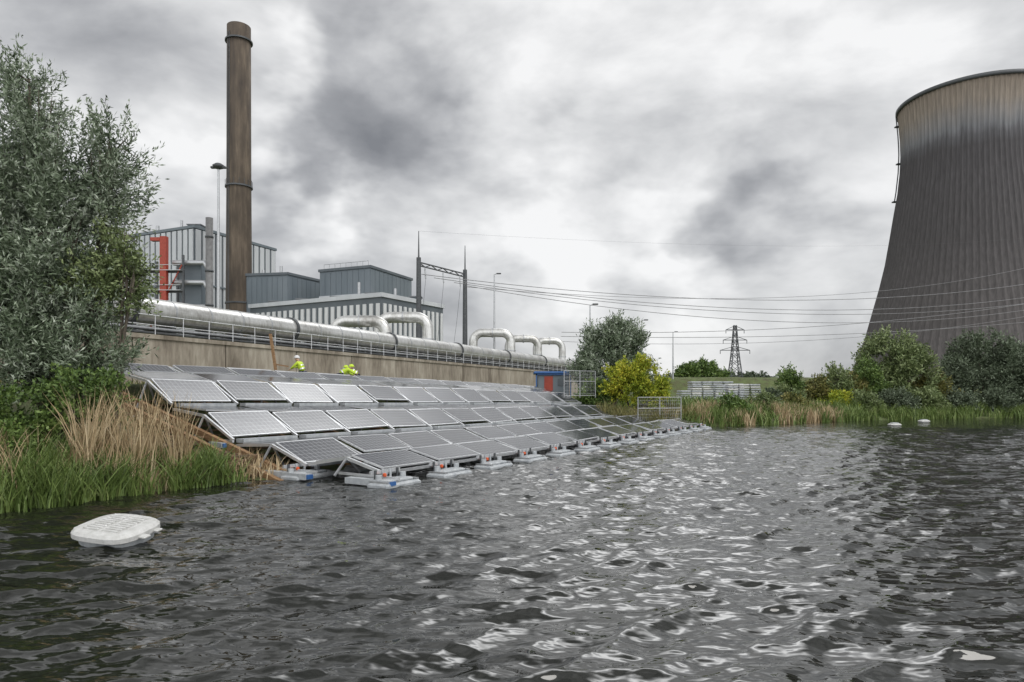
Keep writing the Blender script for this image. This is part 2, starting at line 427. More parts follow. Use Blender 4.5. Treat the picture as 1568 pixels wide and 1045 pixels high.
bb=B(); px,py=98,300
def hw(z): return np.interp(z,[2,20,33],[3.4,1.4,.5])
zs=[2,7,11.5,15,18,21,24,27,30,33]
for i in range(len(zs)-1):
    a,c=hw(zs[i]),hw(zs[i+1])
    cs=[(-1,-1),(1,-1),(1,1),(-1,1)]
    for j in range(4):
        A=cs[j];Bc=cs[(j+1)%4]
        bb.beam((px+A[0]*a,py+A[1]*a,zs[i]),(px+A[0]*c,py+A[1]*c,zs[i+1]),.32,.32,M['darksteel'])
        bb.beam((px+A[0]*a,py+A[1]*a,zs[i]),(px+Bc[0]*c,py+Bc[1]*c,zs[i+1]),.18,.18,M['darksteel'])
        bb.beam((px+Bc[0]*a,py+Bc[1]*a,zs[i]),(px+A[0]*c,py+A[1]*c,zs[i+1]),.18,.18,M['darksteel'])
for z,w in((22,6.5),(26.5,5.2),(31,4)):
    for sg in(-1,1):
        bb.beam((px,py,z),(px+sg*w,py,z),.3,.3,M['darksteel']); bb.beam((px,py,z+1.8),(px+sg*w,py,z),.22,.22,M['darksteel'])
        bb.tube([(px+sg*w,py,z),(px+sg*w,py,z-1.6)],.15,M['darksteel'],5)
bb.obj('lattice_pylon')

# ------------------------------------------------------------ retaining wall
m,nt,b=newmat('weathered_concrete_wall')
a_=noisetex(nt,.5,5,.7,stretch=(1,1,.35)); c_=noisetex(nt,4,4,.7,stretch=(1,1,.2))
v=math_(nt,'MULTIPLY_ADD',c_,.35,math_(nt,'MULTIPLY',a_,.7))
nt.links.new(ramp(nt,v,[(.34,(.1,.08,.06)),(.5,(.26,.225,.18)),(.66,(.42,.38,.315))]),b.inputs['Base Color'])
b.inputs['Roughness'].default_value=.9; bump(nt,b,v,.4,.05)
def WL(y,off=0):
    return Vector((-33.3+.427*y+off,y,0))
wdv=Vector((.427,1,0)).normalized(); wnv=Vector((wdv.y,-wdv.x,0))
bb=B()
y=12.
while y<100:
    a=WL(y);c=WL(min(y+5.4,100)); bb.beam((a.x,a.y,2.75),(c.x-.01,c.y-.03,2.75),.4,5.0,m); y+=5.44
a=WL(12);c=WL(100)
bb.beam((a.x+wnv.x*.03,a.y,5.36),(c.x+wnv.x*.03,c.y,5.36),.56,.22,m)
bb.obj('retaining_wall')

# ------------------------------------------------------------ big pipeline
m,nt,b=newmat('pipe_cladding_metal')
f=noisetex(nt,.7,4,.65,stretch=(1,.5,1)); f3=noisetex(nt,6,3,.7,stretch=(1,1,.3))
v=math_(nt,'MULTIPLY_ADD',f3,.4,math_(nt,'MULTIPLY',f,.6))
nt.links.new(ramp(nt,v,[(.35,(.3,.29,.27)),(.5,(.52,.52,.5)),(.65,(.66,.66,.65))]),b.inputs['Base Color'])
b.inputs['Metallic'].default_value=.65; b.inputs['Roughness'].default_value=.3
pipe=m
bb=B(); zc=6.78; R=.72
def PL(y,off=-1.1,z=zc): p=WL(y)+wnv*off; return Vector((p.x,p.y,z))
ys=np.arange(8,104,2.2)
for i in range(len(ys)-1):
    a=PL(ys[i]);c=PL(ys[i+1]); bb.tube([a,c],R,pipe,32,False)
    bb.tube([a-wdv*.05,a+wdv*.05],R+.018,M['steel'],32)
    if i%5==2:
        bb.tube([a-wdv*.1,a+wdv*.1],R+.1,M['darksteel'],32)
for i in range(len(ys)*1):
    y=ys[i]; c=PL(y)
    bb.box((c.x,c.y,5.75),(1.0,.25,.75),M['darksteel'],Matrix.Rotation(-.4,3,'Z'))
for y in np.arange(8,104,1.6):
    c=PL(y,-.18); bb.tube([(c.x,c.y,5.45),(c.x,c.y,6.5)],.028,M['alu'],5)
for z in(6.0,6.5):
    bb.tube([PL(8,-.18,z),PL(104,-.18,z)],.025,M['alu'],6)
bb.beam(PL(8,-.45,5.62),PL(104,-.45,5.62),.5,.1,M['darksteel'])
bb.tube([PL(8,-.55,5.85),PL(104,-.55,5.85)],.09,M['steel'],8)
bb.tube([PL(8,-1.1,5.9),PL(104,-1.1,5.9)],.12,M['darksteel'],8)
bb.obj('insulated_pipeline')
bb=B()
bb.tube([PL(44,-2.6,7.1),PL(104,-2.6,7.1)],.42,pipe,20); bb.tube([PL(30,-3.8,7.3),PL(104,-3.8,7.3)],.35,pipe,16)
for y in np.arange(46,104,3): 
    bb.tube([PL(y,-2.6,7.1)-wdv*.05,PL(y,-2.6,7.1)+wdv*.05],.47,M['steel'],20); bb.tube([PL(y,-2.6,3.9),PL(y,-2.6,6.7)],.1,M['darksteel'],6)
def goose(y0,y1,off0,off1,zt,r,rad=1.1):
    p0=PL(y0,off0,6.2);p1=PL(y1,off1,6.2); pts=[p0]
    d=(p1-p0).normalized()
    for k in range(7):
        t=math.pi/2*k/6; pts.append(Vector((p0.x,p0.y,zt-rad))+d*rad*(1-math.cos(t))+Vector((0,0,rad*math.sin(t))))
    for k in range(7):
        t=math.pi/2*k/6; pts.append(Vector((p1.x,p1.y,zt-rad))-d*rad*(1-math.sin(t))+Vector((0,0,rad*math.cos(t))))
    pts.append(p1); bb.tube(pts,r,pipe,20)
    for p in(pts[0].lerp(pts[1],.6),pts[-1].lerp(pts[-2],.6)): bb.tube([p-Vector((0,0,.06)),p+Vector((0,0,.06))],r+.07,M['steel'],20)
    mid=(pts[7]+pts[8])/2; bb.tube([mid-d*.06,mid+d*.06],r+.07,M['steel'],20)
goose(62,63.5,-6.2,-1.9,9.7,.52); goose(56,57.5,-6.4,-2.2,8.7,.5)
goose(80,82,-6,-2,9.9,.52); goose(88.5,90.5,-5.4,-2,9.9,.5); goose(96.5,98.5,-4.8,-1.6,10.2,.5)
bb.obj('gooseneck_pipes')

# ------------------------------------------------------------ solar array
arr=empty('floating_solar_array',(0,0,0))
m,nt,b=newmat('solar_glass')
uv=N(nt,'ShaderNodeUVMap'); sp_=N(nt,'ShaderNodeSeparateXYZ'); nt.links.new(uv.outputs[0],sp_.inputs[0])
def line(src,mul,w):
    fr=math_(nt,'FRACT',math_(nt,'MULTIPLY',src,mul)); d_=math_(nt,'ABSOLUTE',math_(nt,'SUBTRACT',fr,.5))
    return math_(nt,'GREATER_THAN',d_,.5-w)
l=math_(nt,'MAXIMUM',line(sp_.outputs['X'],12,.04),line(sp_.outputs['Y'],6,.03))
g=N(nt,'ShaderNodeNewGeometry')
cc=ramp(nt,g.outputs['Random Per Island'],[(0,(.012,.014,.02)),(1,(.03,.033,.042))])
mx=N(nt,'ShaderNodeMix',data_type='RGBA'); nt.links.new(l,mx.inputs[0]); nt.links.new(cc,mx.inputs[6]); mx.inputs[7].default_value=(.25,.26,.27,1)
nt.links.new(mx.outputs[2],b.inputs['Base Color'])
nt.links.new(ramp(nt,g.outputs['Random Per Island'],[(0,(.2,.2,.2)),(1,(.08,.08,.08))]),b.inputs['Roughness'])
b.inputs['IOR'].default_value=1.8
M['pv']=m
pv=[];fr=B()
def lowz(z,s,W): return z*(1-.004*max(s,0)*min(1,max(W,0)/8))
rows=[(1.35,.74,.15,.40,2.65,.50),(4.35,1.0,3.1,.50,5.75,.93),(7.45,1.83,6.25,1.12,8.85,2.02),(10.45,2.98,9.3,2.22,11.9,3.28),(13.1,3.62,12.35,3.32,14.2,3.4)]
STEP=2.6; NC=13
faces_pv=[]
def panel(s0,s1,Wa,za,Wb,zb):
    j=[random.uniform(-.06,.06) for _ in range(4)]
    a=AP(s0,Wa,lowz(za,s0,Wa)+j[0]*.4);b_=AP(s1,Wa,lowz(za,s1,Wa)+j[1]*.6);c=AP(s1,Wb,lowz(zb,s1,Wb)+j[2]);d=AP(s0,Wb,lowz(zb,s0,Wb)+j[0]*.4+j[2]-j[1]*.6)
    nrm=(b_-a).cross(d-a).normalized()
    if nrm.z<0: nrm=-nrm
    o=len(pv)
    ins=lambda p,q,r_: p+(q-p).normalized()*.04+(r_-p).normalized()*.04
    A=ins(a,b_,d);Bq=ins(b_,a,c);Cq=ins(c,b_,d);Dq=ins(d,c,a)
    lift=nrm*.004
    pv.extend([A+lift,Bq+lift,Cq+lift,Dq+lift]); faces_pv.append((o,o+1,o+2,o+3))
    t=nrm*.05
    vs=[a,b_,c,d,a-t,b_-t,c-t,d-t]
    fr.add(vs,[(0,1,2,3),(4,7,6,5),(0,4,5,1),(1,5,6,2),(2,6,7,3),(3,7,4,0)],M['alu'])
for k in range(NC):
    s0=k*STEP+.11;s1=(k+1)*STEP-.11
    for i,(Wr,zr,Wd,zd,Wu,zu) in enumerate(rows):
        panel(s0,s1,Wr-.05,zr,Wd,zd)
        panel(s0,s1,Wu,zu,Wr+.05,zr)
me=bpy.data.meshes.new('solar_panels'); me.from_pydata([tuple(v) for v in pv],[],faces_pv)
ul=me.uv_layers.new(name='UVMap')
for p in me.polygons:
    for li,c in zip(p.loop_indices,((0,0),(1,0),(1,1),(0,1))): ul.data[li].uv=c
me.materials.append(M['pv']); o=bpy.data.objects.new('solar_panels',me); scene.collection.objects.link(o); o.parent=arr
fr.obj('panel_frames',arr)
pb_=B(); rotd=Matrix((Vector((D[0],D[1],0)),Vector((Nn[0],Nn[1],0)),Vector((0,0,1)))).transposed()
for k in range(NC+1):
    s=k*STEP
    for W,zb in((-.3,.03),(2.9,.05)):
        p=AP(s+random.uniform(-.05,.05),W,zb); pb_.box(p,(1.45,.72,.16),M['float'],rotd,ch=.05)
        pb_.box(p+Vector((0,0,.115)),(1.05,.44,.09),M['float'],rotd,ch=.03)
        for ds in(-.6,.6): pb_.box(p+Vector((D[0]*ds,D[1]*ds,.1)),(.12,.6,.06),M['steel'],rotd)
        for ds in(-.45,-.15,.15,.45):
            q=AP(s+ds,W+.25,.0); pb_.tube([(q.x,q.y,.14),(q.x,q.y,.42)],.04,M['darksteel'] if abs(ds)>.3 else M['float'],6)
        for ds in(-.5,.5):
            q=AP(s+ds,W+.1,.25); pb_.tube([q+Vector((0,0,-.1)),q+Vector((0,0,.06))],.085,M['float'],10)
        q=AP(s-.2,W+.15,.28); pb_.box(q,(.09,.09,.1),M['orange'],rotd,ch=.02)
        pb_.beam(AP(s-.6,W+.3,.36),AP(s+.6,W+.3,.36),.06,.09,M['alu'])
    for (Wr,zr,Wd,zd,Wu,zu) in rows:
        pb_.beam(AP(s,Wd-.2,lowz(zd,s,Wd)-.13),AP(s,Wr,lowz(zr,s,Wr)-.1),.08,.08,M['alu'])
        pb_.beam(AP(s,Wr,lowz(zr,s,Wr)-.1),AP(s,Wu+.15,lowz(zu,s,Wu)-.1),.08,.08,M['alu'])
        zz0=.2 if Wr<5 else max(.1,H(*AP(s,Wr,0)[:2]))
        for ds in(-.25,.25):
            pb_.beam(AP(s+ds*2,Wr,zz0),AP(s,Wr,lowz(zr,s,Wr)-.08),.05,.05,M['steel'])
for W,z,wd_ in((2.88,.40,.34),(6.0,.98,.36),(9.07,2.08,.32),(12.12,3.26,.3)):
    for k in range(NC):
        a=AP(k*STEP+.2,W,lowz(z,k*STEP,W)-.02);c=AP((k+1)*STEP-.2,W,lowz(z,(k+1)*STEP,W)-.02)
        pb_.beam(a,c,wd_,.12,M['float'])
for W,z in((.05,.36),(2.2,.22),(.9,.22)):
    pb_.beam(AP(-.1,W,lowz(z,0,W)-.06),AP(NC*STEP+.1,W,lowz(z,34,W)-.06),.06,.08,M['steel'])
pb_.obj('pontoons_and_rails',arr)
e=B()
for (s,W0,W1,z) in((-.45,-.6,.9,.1),(-.5,2.3,3.9,.12),(-.35,6.0,6.6,.85)):
    e.beam(AP(s,W0,z),AP(s,W1,z+.02),.26,.16,M['float']); e.beam(AP(s,W0-.06,z),AP(s,W0,z),.2,.12,M['blue'])
    e.beam(AP(s+.3,W0,z+.1),AP(s+.3,W1+.6,z+.14),.07,.07,M['alu'])
e.obj('end_float_beams',arr)

bb=B()
for s,zo in((-.75,0),(-.25,.1),(2.5,-.02),(5.1,-.02),(7.7,0)):
    bb.beam(AP(s,3.1,-.1+zo),AP(s,12,2.45+zo),.16,.2,M['wood'])
for i in range(16):
    W=4+i*.5; z=-.12+(W-3.1)*.272
    bb.beam(AP(-.9+random.uniform(-.2,.1),W,z+.0),AP(1.6,W+random.uniform(-.05,.05),z+.0),.2,.05,M['planks'])
bb.obj('timber_launch_ramp')
bb=B()
for i in range(34):
    s=-1.7+random.uniform(-.4,.6);W=4.3+random.uniform(0,3.6)
    a=AP(s,W,0);z=max(.05,H(a.x,a.y))+.05+random.random()*.35
    ang=random.uniform(-.6,.6); dv=Vector((math.cos(ang+1.2),math.sin(ang+1.2),random.uniform(-.08,.12)))*random.uniform(.5,1.0)
    c=Vector((a.x,a.y,z)); bb.beam(c-dv,c+dv,random.uniform(.1,.2),.05,M['planks'])
bb.obj('scrap_timber_pile')

# ------------------------------------------------------------ white float in the water
bb=B(); rm=Matrix.Rotation(math.radians(-14),3,'Z')@Matrix.Rotation(math.radians(9),3,'X')@Matrix.Rotation(math.radians(4),3,'Y')
fx,fy=-6.45,11.15
def fl(rings,c,mat):
    vs=[];n=24
    for (sx,sy,z) in rings:
        for k in range(n):
            t=2*math.pi*k/n; ex=.6
            x=math.copysign(abs(math.cos(t))**ex,math.cos(t))*sx; y=math.copysign(abs(math.sin(t))**ex,math.sin(t))*sy
            vs.append(rm@Vector((x,y,z))+Vector(c))
    fs=[tuple(reversed(range(n))),tuple(range(len(vs)-n,len(vs)))]
    for i in range(len(rings)-1):
        for k in range(n):
            j=(k+1)%n; fs.append((i*n+k,i*n+j,(i+1)*n+j,(i+1)*n+k))
    bb.add(vs,fs,mat)
fl([(.42,.34,-.12),(.5,.42,-.06),(.52,.44,.05)],(fx,fy,.1),M['float'])
fl([(.54,.47,.05),(.58,.52,.075),(.58,.52,.15),(.54,.48,.19),(.47,.41,.205)],(fx,fy,.1),M['white'])
for i in range(-4,5):
    for jx in(-1,1):
        p=rm@Vector((jx*.18,i*.078,.212))+Vector((fx,fy,.1)); bb.box(p,(.3,.036,.045),M['white'],rm,ch=.008)
for sx in(-1,1):
    p=rm@Vector((sx*.62,-.1,.1))+Vector((fx,fy,.1)); bb.box(p,(.14,.14,.035),M['white'],rm,ch=.01)
    p=rm@Vector((sx*.6,.2,.1))+Vector((fx,fy,.1)); bb.box(p,(.12,.12,.035),M['white'],rm,ch=.01)
bb.obj('white_plastic_float')
for x,y in((29.7,53),(36.2,60)):
    bb=B(); bb.box((x,y,.08),(.8,.7,.2),M['white'],ch=.08); bb.box((x,y,.21),(.5,.4,.08),M['float'],ch=.03); bb.obj('distant_white_float')

# ------------------------------------------------------------ vegetation
def leaves(name,p0,p1,per,L,Wd,mat,parent=None,spread=.8,droop=.0):
    p0=np.array(p0);p1=np.array(p1);n=len(p0)
    i=np.repeat(np.arange(n),per); t=rng.random(len(i))
    tw=p1-p0; ln=np.linalg.norm(tw,axis=1,keepdims=True); td=tw/ln
    P=p0[i]+tw[i]*t[:,None]; P[:,2]-=droop*t**2
    P+=rng.normal(size=P.shape)*.04*L/.15
    d=td[i]+rng.normal(size=P.shape)*spread; d/=np.linalg.norm(d,axis=1,keepdims=True)
    r=rng.normal(size=P.shape); sd=np.cross(d,r); sd/=np.linalg.norm(sd,axis=1,keepdims=True)
    l=L*(.6+.7*rng.random(len(i)))[:,None]; w=Wd*(.7+.6*rng.random(len(i)))[:,None]
    V=np.stack([P,P+d*l*.5+sd*w,P+d*l,P+d*l*.5-sd*w],1).reshape(-1,3)
    F=np.arange(len(V)).reshape(-1,4)
    return npmesh(name,V,F,mat,False,parent)
def tree(name,base,ells,ntw,per,L,Wd,tl,mat,trunk=.15,up=.5,thr=-.15,nsc=.7,droop=0.,limbs=True,spread=.8):
    root=empty(name,base); inv=Vector(base)
    vol=np.array([e[3]*e[4]*e[5] for e in ells])**.8; vol/=vol.sum()
    P0=[];P1=[]
    for ei,e in enumerate(ells):
        cnt=int(ntw*vol[ei]); c=Vector(e[:3]); made=0;tries=0
        while made<cnt and tries<cnt*6:
            tries+=1
            v=Vector(rng.normal(size=3)).normalized(); rr=random.random()**.4
            p=Vector((c.x+v.x*e[3]*rr,c.y+v.y*e[4]*rr,c.z+v.z*e[5]*rr))
            if mnoise.noise(p*nsc+Vector((3.1,1.7,9)))<thr+random.uniform(-.12,.12): continue
            if p.z<base[2]+.1: continue
            dv=(v*1.0+Vector((0,0,up))+Vector(rng.normal(size=3))*.35).normalized()*tl*random.uniform(.5,1.4)
            P0.append(p-inv-dv*.4);P1.append(p-inv+dv*.6); made+=1
    leaves('foliage',P0,P1,per,L,Wd,mat,root,spread,droop)
    bb=B()
    if limbs:
        for e in ells:
            c=Vector(e[:3])-inv; st=Vector((random.uniform(-.2,.2),random.uniform(-.2,.2),-.3))
            mid=st.lerp(c,.5)+Vector((random.uniform(-.2,.2),random.uniform(-.2,.2),.3))
            top=c+Vector((0,0,e[5]*.6))
            bb.tube([st,st.lerp(mid,.5),mid,c,top],[trunk,trunk*.8,trunk*.6,trunk*.4,trunk*.12],M['bark'],7)
            for k in range(8):
                q=mid.lerp(top,random.random()); v=Vector(rng.normal(size=3)).normalized()
                tgt=c+Vector((v.x*e[3],v.y*e[4],abs(v.z)*e[5]))*.85
                bb.tube([q,q.lerp(tgt,.5)+Vector((0,0,.1*e[5])),tgt],[trunk*.28,trunk*.18,trunk*.05],M['bark'],5)
    for i in random.sample(range(len(P0)),min(len(P0),500)):
        bb.tube([P0[i],P1[i]],[trunk*.05,trunk*.02],M['bark'],3,False)
    bb.obj('branches',root)
    return root
willow=leafmat('willow_leaf',[(.035,.055,.03),(.1,.14,.075),(.26,.31,.22),(.6,.64,.55)],.45,.5)
green=leafmat('green_leaf',[(.03,.05,.015),(.07,.12,.03),(.14,.21,.05),(.22,.28,.09)],.5,.35)
yellow=leafmat('yellow_leaf',[(.1,.15,.015),(.23,.3,.03),(.42,.42,.04),(.52,.43,.04)],.5,.3,.5)
greyg=leafmat('grey_willow_leaf',[(.03,.045,.025),(.075,.1,.055),(.14,.175,.115),(.26,.3,.22)],.55,.3)
olive=leafmat('olive_leaf',[(.05,.06,.02),(.11,.12,.035),(.19,.18,.05),(.28,.22,.08)],.55,.3)
midw=leafmat('mid_willow_leaf',[(.04,.06,.02),(.11,.15,.055),(.2,.25,.1),(.33,.38,.2)])
def gz(x,y): return H(x,y)-.05
tree('silver_willow_tree',(-13,19.8,gz(-13,19.8)),[(-13.6,19.8,8.2,1.9,1.8,2.8),(-11.5,19.6,8.6,.85,.9,1.75),(-14.0,19.8,10.8,.8,.8,1.3),(-13.2,19.2,4.6,1.9,1.5,1.5),(-15.6,19.6,8.2,1.6,1.8,3.0),(-13.6,18.6,3.2,1.7,1.1,.9),(-11.7,19,3.4,1.05,.9,.85),(-12.7,19.5,6.3,1.4,1.5,1.6),(-14.8,19.5,5.6,1.5,1.4,2.2)],3300,34,.175,.021,1.0,willow,.16,.8,-.06,.95)
tree('green_alder_tree',(-11.2,19.2,gz(-11.2,19.2)),[(-11.1,19.4,6.1,.6,.6,1.4),(-10.7,19.3,5.6,.4,.5,.8),(-11.8,19.1,5.2,.7,.6,.9)],330,26,.13,.026,.8,midw,.09,.6,-.05,1.1)
tree('bramble_bush',(-13.6,16.8,gz(-13.6,16.8)),[(-13.8,16.9,1.6,1.3,1.2,.9),(-12.6,17.2,1.7,1.2,.9,.8),(-11.3,18,2.2,1.1,.7,.9),(-12.4,16,1.1,1,.7,.6)],1000,30,.11,.032,.5,green,.04,.4,-.2,1.2,limbs=False)
tree('grey_willow_tree',(8.3,56,gz(8.3,56)),[(8.0,56,6.2,2.0,1.8,2.6),(9.8,56,5.4,1.4,1.4,2.5),(6.3,55.5,3.8,1.3,1.3,2.1)],1250,22,.34,.045,1.3,willow,.14,.9,-.08,.6)
tree('yellow_shrub_tree',(9.6,51.8,gz(9.6,51.8)),[(9.3,51.8,3.6,1.5,1.3,1.9),(10.6,51.6,2.9,1.0,.9,1.6),(8.0,52,3.2,1.0,1,1.3)],900,26,.2,.05,.8,yellow,.1,.5,-.12,.9)
tree('willow_tree',(41.2,74,gz(41.2,74)),[(41.0,74,5.3,3.0,2.8,3.7),(43.2,74,4.2,2.3,2.2,3.2),(39.2,74,4.2,1.8,2,3)],1700,22,.42,.065,1.4,midw,.2,.5,-.12,.4)
tree('olive_bush',(46,75,gz(46,75)),[(45.8,75,2.6,1.8,1.6,2.2),(47.6,75,2.0,1.4,1.4,1.6)],500,22,.34,.07,1,olive,.08,.5,-.15,.5)
tree('round_willow_tree',(54,78,gz(54,78)),[(53.6,78,4.9,4.1,3.6,4.4),(57.5,78,4.3,3.6,3.4,4.0),(50.6,77.5,3.2,2.2,2.2,2.9),(61,80,3.8,3,3,3.4)],2600,22,.42,.06,1.3,greyg,.22,.5,-.12,.4)
for (u,y,z,rx,rz,mt) in ((29.5,72,3.6,1.4,2.0,green),(31.5,71,2.6,1.6,1.6,olive),(33.6,71,3.0,1.5,2.3,midw),(35.6,72,2.6,1.7,2.0,olive),(37.4,72,3.4,1.6,2.8,green),(27.3,68,2.0,1.3,1.2,midw),(25,66,1.6,1.0,.9,greyg),(6.3,53,2.2,1.0,1.2,green),(32.8,69,1.5,1.6,.9,yellow),
    (35,68.2,1.3,1.5,1.2,midw),(39,69.5,1.4,1.6,1.3,greyg),(43,71,1.4,1.7,1.3,midw),(47.5,72.5,1.5,1.8,1.4,greyg),(52,73.8,1.5,1.9,1.4,greyg),(57,75.5,1.6,2,1.5,greyg),(22,60,1.3,1.2,.8,midw),(17.5,55.5,1.2,1.1,.9,green),(26,63,1.2,1.3,.9,olive)):
    tree('mixed_shrub',(u,y,gz(u,y)),[(u,y,z,rx,rx,rz),(u+.8,y,z*.8,rx*.7,rx*.7,rz*.7)],330,20,.28,.06,.9,mt,.06,.6,-.1,.7)
tree('dyke_trees',(38,140,4),[(36,140,6.3,2.4,2,2.0),(39.5,141,6.7,3,2,2.2),(42.4,140,5.9,1.8,2,1.5)],500,20,.6,.14,1.4,green,.15,.4,-.2,.3)
P0=[];P1=[]
for i in range(3000):
    x=random.uniform(-20,420); y=330+random.uniform(-12,12)+.1*x
    hh=5+4*mnoise.noise(Vector((x*.03,0,0)))+3*mnoise.noise(Vector((x*.11,4,0)))
    z=3+random.random()**.7*hh*1.3
    P0.append((x,y,z));P1.append((x+random.uniform(-1,1),y,z+1.8))
leaves('distant_tree_belt',P0,P1,16,1.5,.4,greyg,None,1.0)

def blades(name,pts,hmin,hmax,w,mat,lean=.25,parent=None):
    n=len(pts);P=np.array(pts);h=hmin+(hmax-hmin)*rng.random(n)
    az=rng.random(n)*6.283; ln=lean*(.3+rng.random(n))*h
    dx_,dy_=np.cos(az)*ln,np.sin(az)*ln; fa=rng.random(n)*3.14
    V=[]
    for t,ww in((0,1),(.4,.9),(.75,.6),(1,.08)):
        c=P+np.stack([dx_*t*t,dy_*t*t,h*t*(1-.12*t)],1)
        sx,sy=np.cos(fa)*w*ww,np.sin(fa)*w*ww
        V.append(c+np.stack([sx,sy,0*sx],1));V.append(c-np.stack([sx,sy,0*sx],1))
    V=np.stack(V,1); F=[]
    base=np.arange(n)*8
    for k in range(3): F.append(np.stack([base+2*k,base+2*k+1,base+2*k+3,base+2*k+2],1))
    return npmesh(name,V.reshape(-1,3),np.concatenate(F),mat,False,parent)
tan=leafmat('dry_reed',[(.17,.12,.07),(.34,.25,.14),(.5,.4,.25),(.62,.52,.36)],.7,.2,1.5)
grs=leafmat('green_reed',[(.035,.05,.013),(.09,.14,.033),(.16,.22,.06),(.3,.32,.14)],.5,.3,1.2)
def shorepts(poly_,n,d0,d1,clump=0,bias=-.05):
    out=[];seg=[(np.array(a,float),np.array(b_,float)) for a,b_ in zip(poly_[:-1],poly_[1:])]
    Ls=np.array([np.linalg.norm(b_-a) for a,b_ in seg]);Ls/=Ls.sum()
    tries=0
    while len(out)<n and tries<n*10:
        tries+=1
        a,b_=seg[rng.choice(len(seg),p=Ls)]; t=random.random(); d=(b_-a)/np.linalg.norm(b_-a); nl=np.array([-d[1],d[0]])
        p=a+(b_-a)*t+nl*random.uniform(d0,d1)
        if clump and mnoise.noise(Vector((p[0]*clump,p[1]*clump,5)))<bias+random.uniform(-.15,.15): continue
        out.append(p)
    out=np.array(out); z=np.maximum(height(out[:,0],out[:,1]),-.15)
    return np.column_stack([out,z])
Ls_=[(-17,6),(-11.6,13),(-10.3,14.6),(-9.3,16.6)]
rd=empty('left_bank_reeds')
blades('green_reeds',shorepts(Ls_,9500,-.35,2.8,clump=.9,bias=-.15),.5,1.3,.016,grs,.5,rd)
blades('dry_reeds',shorepts([(-9.7,15.8),(-9.3,16.6),(-8.4,18.0)],650,.0,1.3,clump=1.8),1.1,2.8,.014,tan,.28,rd)
blades('dry_reeds_sparse',shorepts([(-11.6,13),(-10.3,14.6),(-9.3,16.6)],220,.0,2.0,clump=1.6,bias=.1),.9,1.8,.013,tan,.35,rd)
blades('dry_reeds_low',shorepts([(-9.3,16.6),(-8.0,18.3),(-6.6,20)],600,-.3,1.2),.3,.8,.012,tan,.5,rd)
blades('green_reeds_low',shorepts([(-11,13.8),(-10.3,14.6),(-9.3,16.6),(-7.6,18.8)],3000,-.5,1.2,clump=1.5,bias=-.12),.4,1.2,.016,grs,.5,rd)
rr=empty('far_bank_reeds')
Rs=[(11.6,49.6),(14.5,51),(22,56),(31,63),(42,68.5),(54,72),(75,79)]
Rs1=[(11.6,49.6),(14.5,51),(22,56),(31,63)]
blades('dry_reeds',shorepts(Rs1,2400,-.3,3.0,clump=.5,bias=.1),.7,1.7,.03,tan,.25,rr)
blades('green_reeds',shorepts(Rs,15000,-.5,3.5,clump=.45,bias=-.1),.4,1.6,.035,grs,.45,rr)
blades('inland_grass',shorepts(Rs,9000,3,16),.4,1.1,.05,grs,.5,rr)
blades('bank_scrub',shorepts([(10.5,47.5),(11.6,49.6),(14.5,51)],2500,0,5),.6,1.7,.03,leafmat('scrub',[(.08,.08,.03),(.16,.16,.05),(.3,.23,.1)]),.4,rr)
gg=empty('wall_foot_grass')
pts=[]
for i in range(5000):
    y=random.uniform(26,98);o_=random.uniform(.3,2.2); p=WL(y)+wnv*o_; pts.append((p.x,p.y,H(p.x,p.y)-.02))
blades('grass',pts,.15,.5,.02,olive,.5,gg)

# ------------------------------------------------------------ stacked floats, cabin, fences
def stack(name,x,y,nx,ny,nz):
    bb=B(); g=H(x,y)
    for i in range(nx):
        top=nz-random.choice((0,0,1,2))
        for j in range(ny):
            for k_ in range(top):
                bb.box((x+i*1.25+random.uniform(-.06,.06),y+j*1.1,g+.12+k_*.26),(1.1,1.0,.19),M['float'] if random.random()<.75 else M['white'],ch=.05)
    bb.obj(name)
stack('stacked_grey_floats',19.0,75,4,2,7); stack('stacked_grey_floats',24.3,75.5,3,2,8); stack('stacked_grey_floats',21.5,80,5,2,9)
bb=B(); g=H(3.4,57); 
bb.box((3.4,57,g+1.0),(2.6,2.0,2.0),clad_b,ch=.05); bb.box((3.4,57,g+2.1),(3.2,2.6,.2),M['blue'],ch=.04)
bb.box((3.0,55.98,g+.95),(.7,.06,1.7),M['red']); bb.box((4.1,55.98,g+1.3),(.7,.06,.6),glass); bb.box((3.4,55.9,g+1.95),(2.9,.1,.12),M['blue'])
for sx in(-1.4,1.4):
    bb.box((3.4+sx,55.9,g+1),(.1,.1,2),M['blue'])
bb.obj('site_cabin_with_blue_roof')
def fence(name,p0,p1,z0,h=2.0):
    bb=B();p0=Vector(p0);p1=Vector(p1);L=(p1-p0).length;n=max(1,round(L/3.2))
    for i in range(n):
        a=p0.lerp(p1,i/n+.005);c=p0.lerp(p1,(i+1)/n-.005)
        for t in(0,.5,1):
            q=a.lerp(c,t);bb.tube([(q.x,q.y,z0),(q.x,q.y,z0+h)],.03,M['steel'],6)
        for z in(.15,h-.02,h*.6): bb.tube([(a.x,a.y,z0+z),(c.x,c.y,z0+z)],.025,M['steel'],6)
        for k_ in range(22):
            q=a.lerp(c,(k_+.5)/22); bb.tube([(q.x,q.y,z0+.15),(q.x,q.y,z0+h)],.007,M['steel'],3,False)
        for k_ in range(7): z=z0+.3+k_*.24; bb.tube([(a.x,a.y,z),(c.x,c.y,z)],.007,M['steel'],3,False)
    bb.obj(name)
fence('temporary_mesh_fence',(8.8,47.8,0),(12.2,49.2,0),.25,2.0)
fence('temporary_mesh_fence',(3.8,50,0),(6.3,51.5,0),2.2,2.0)

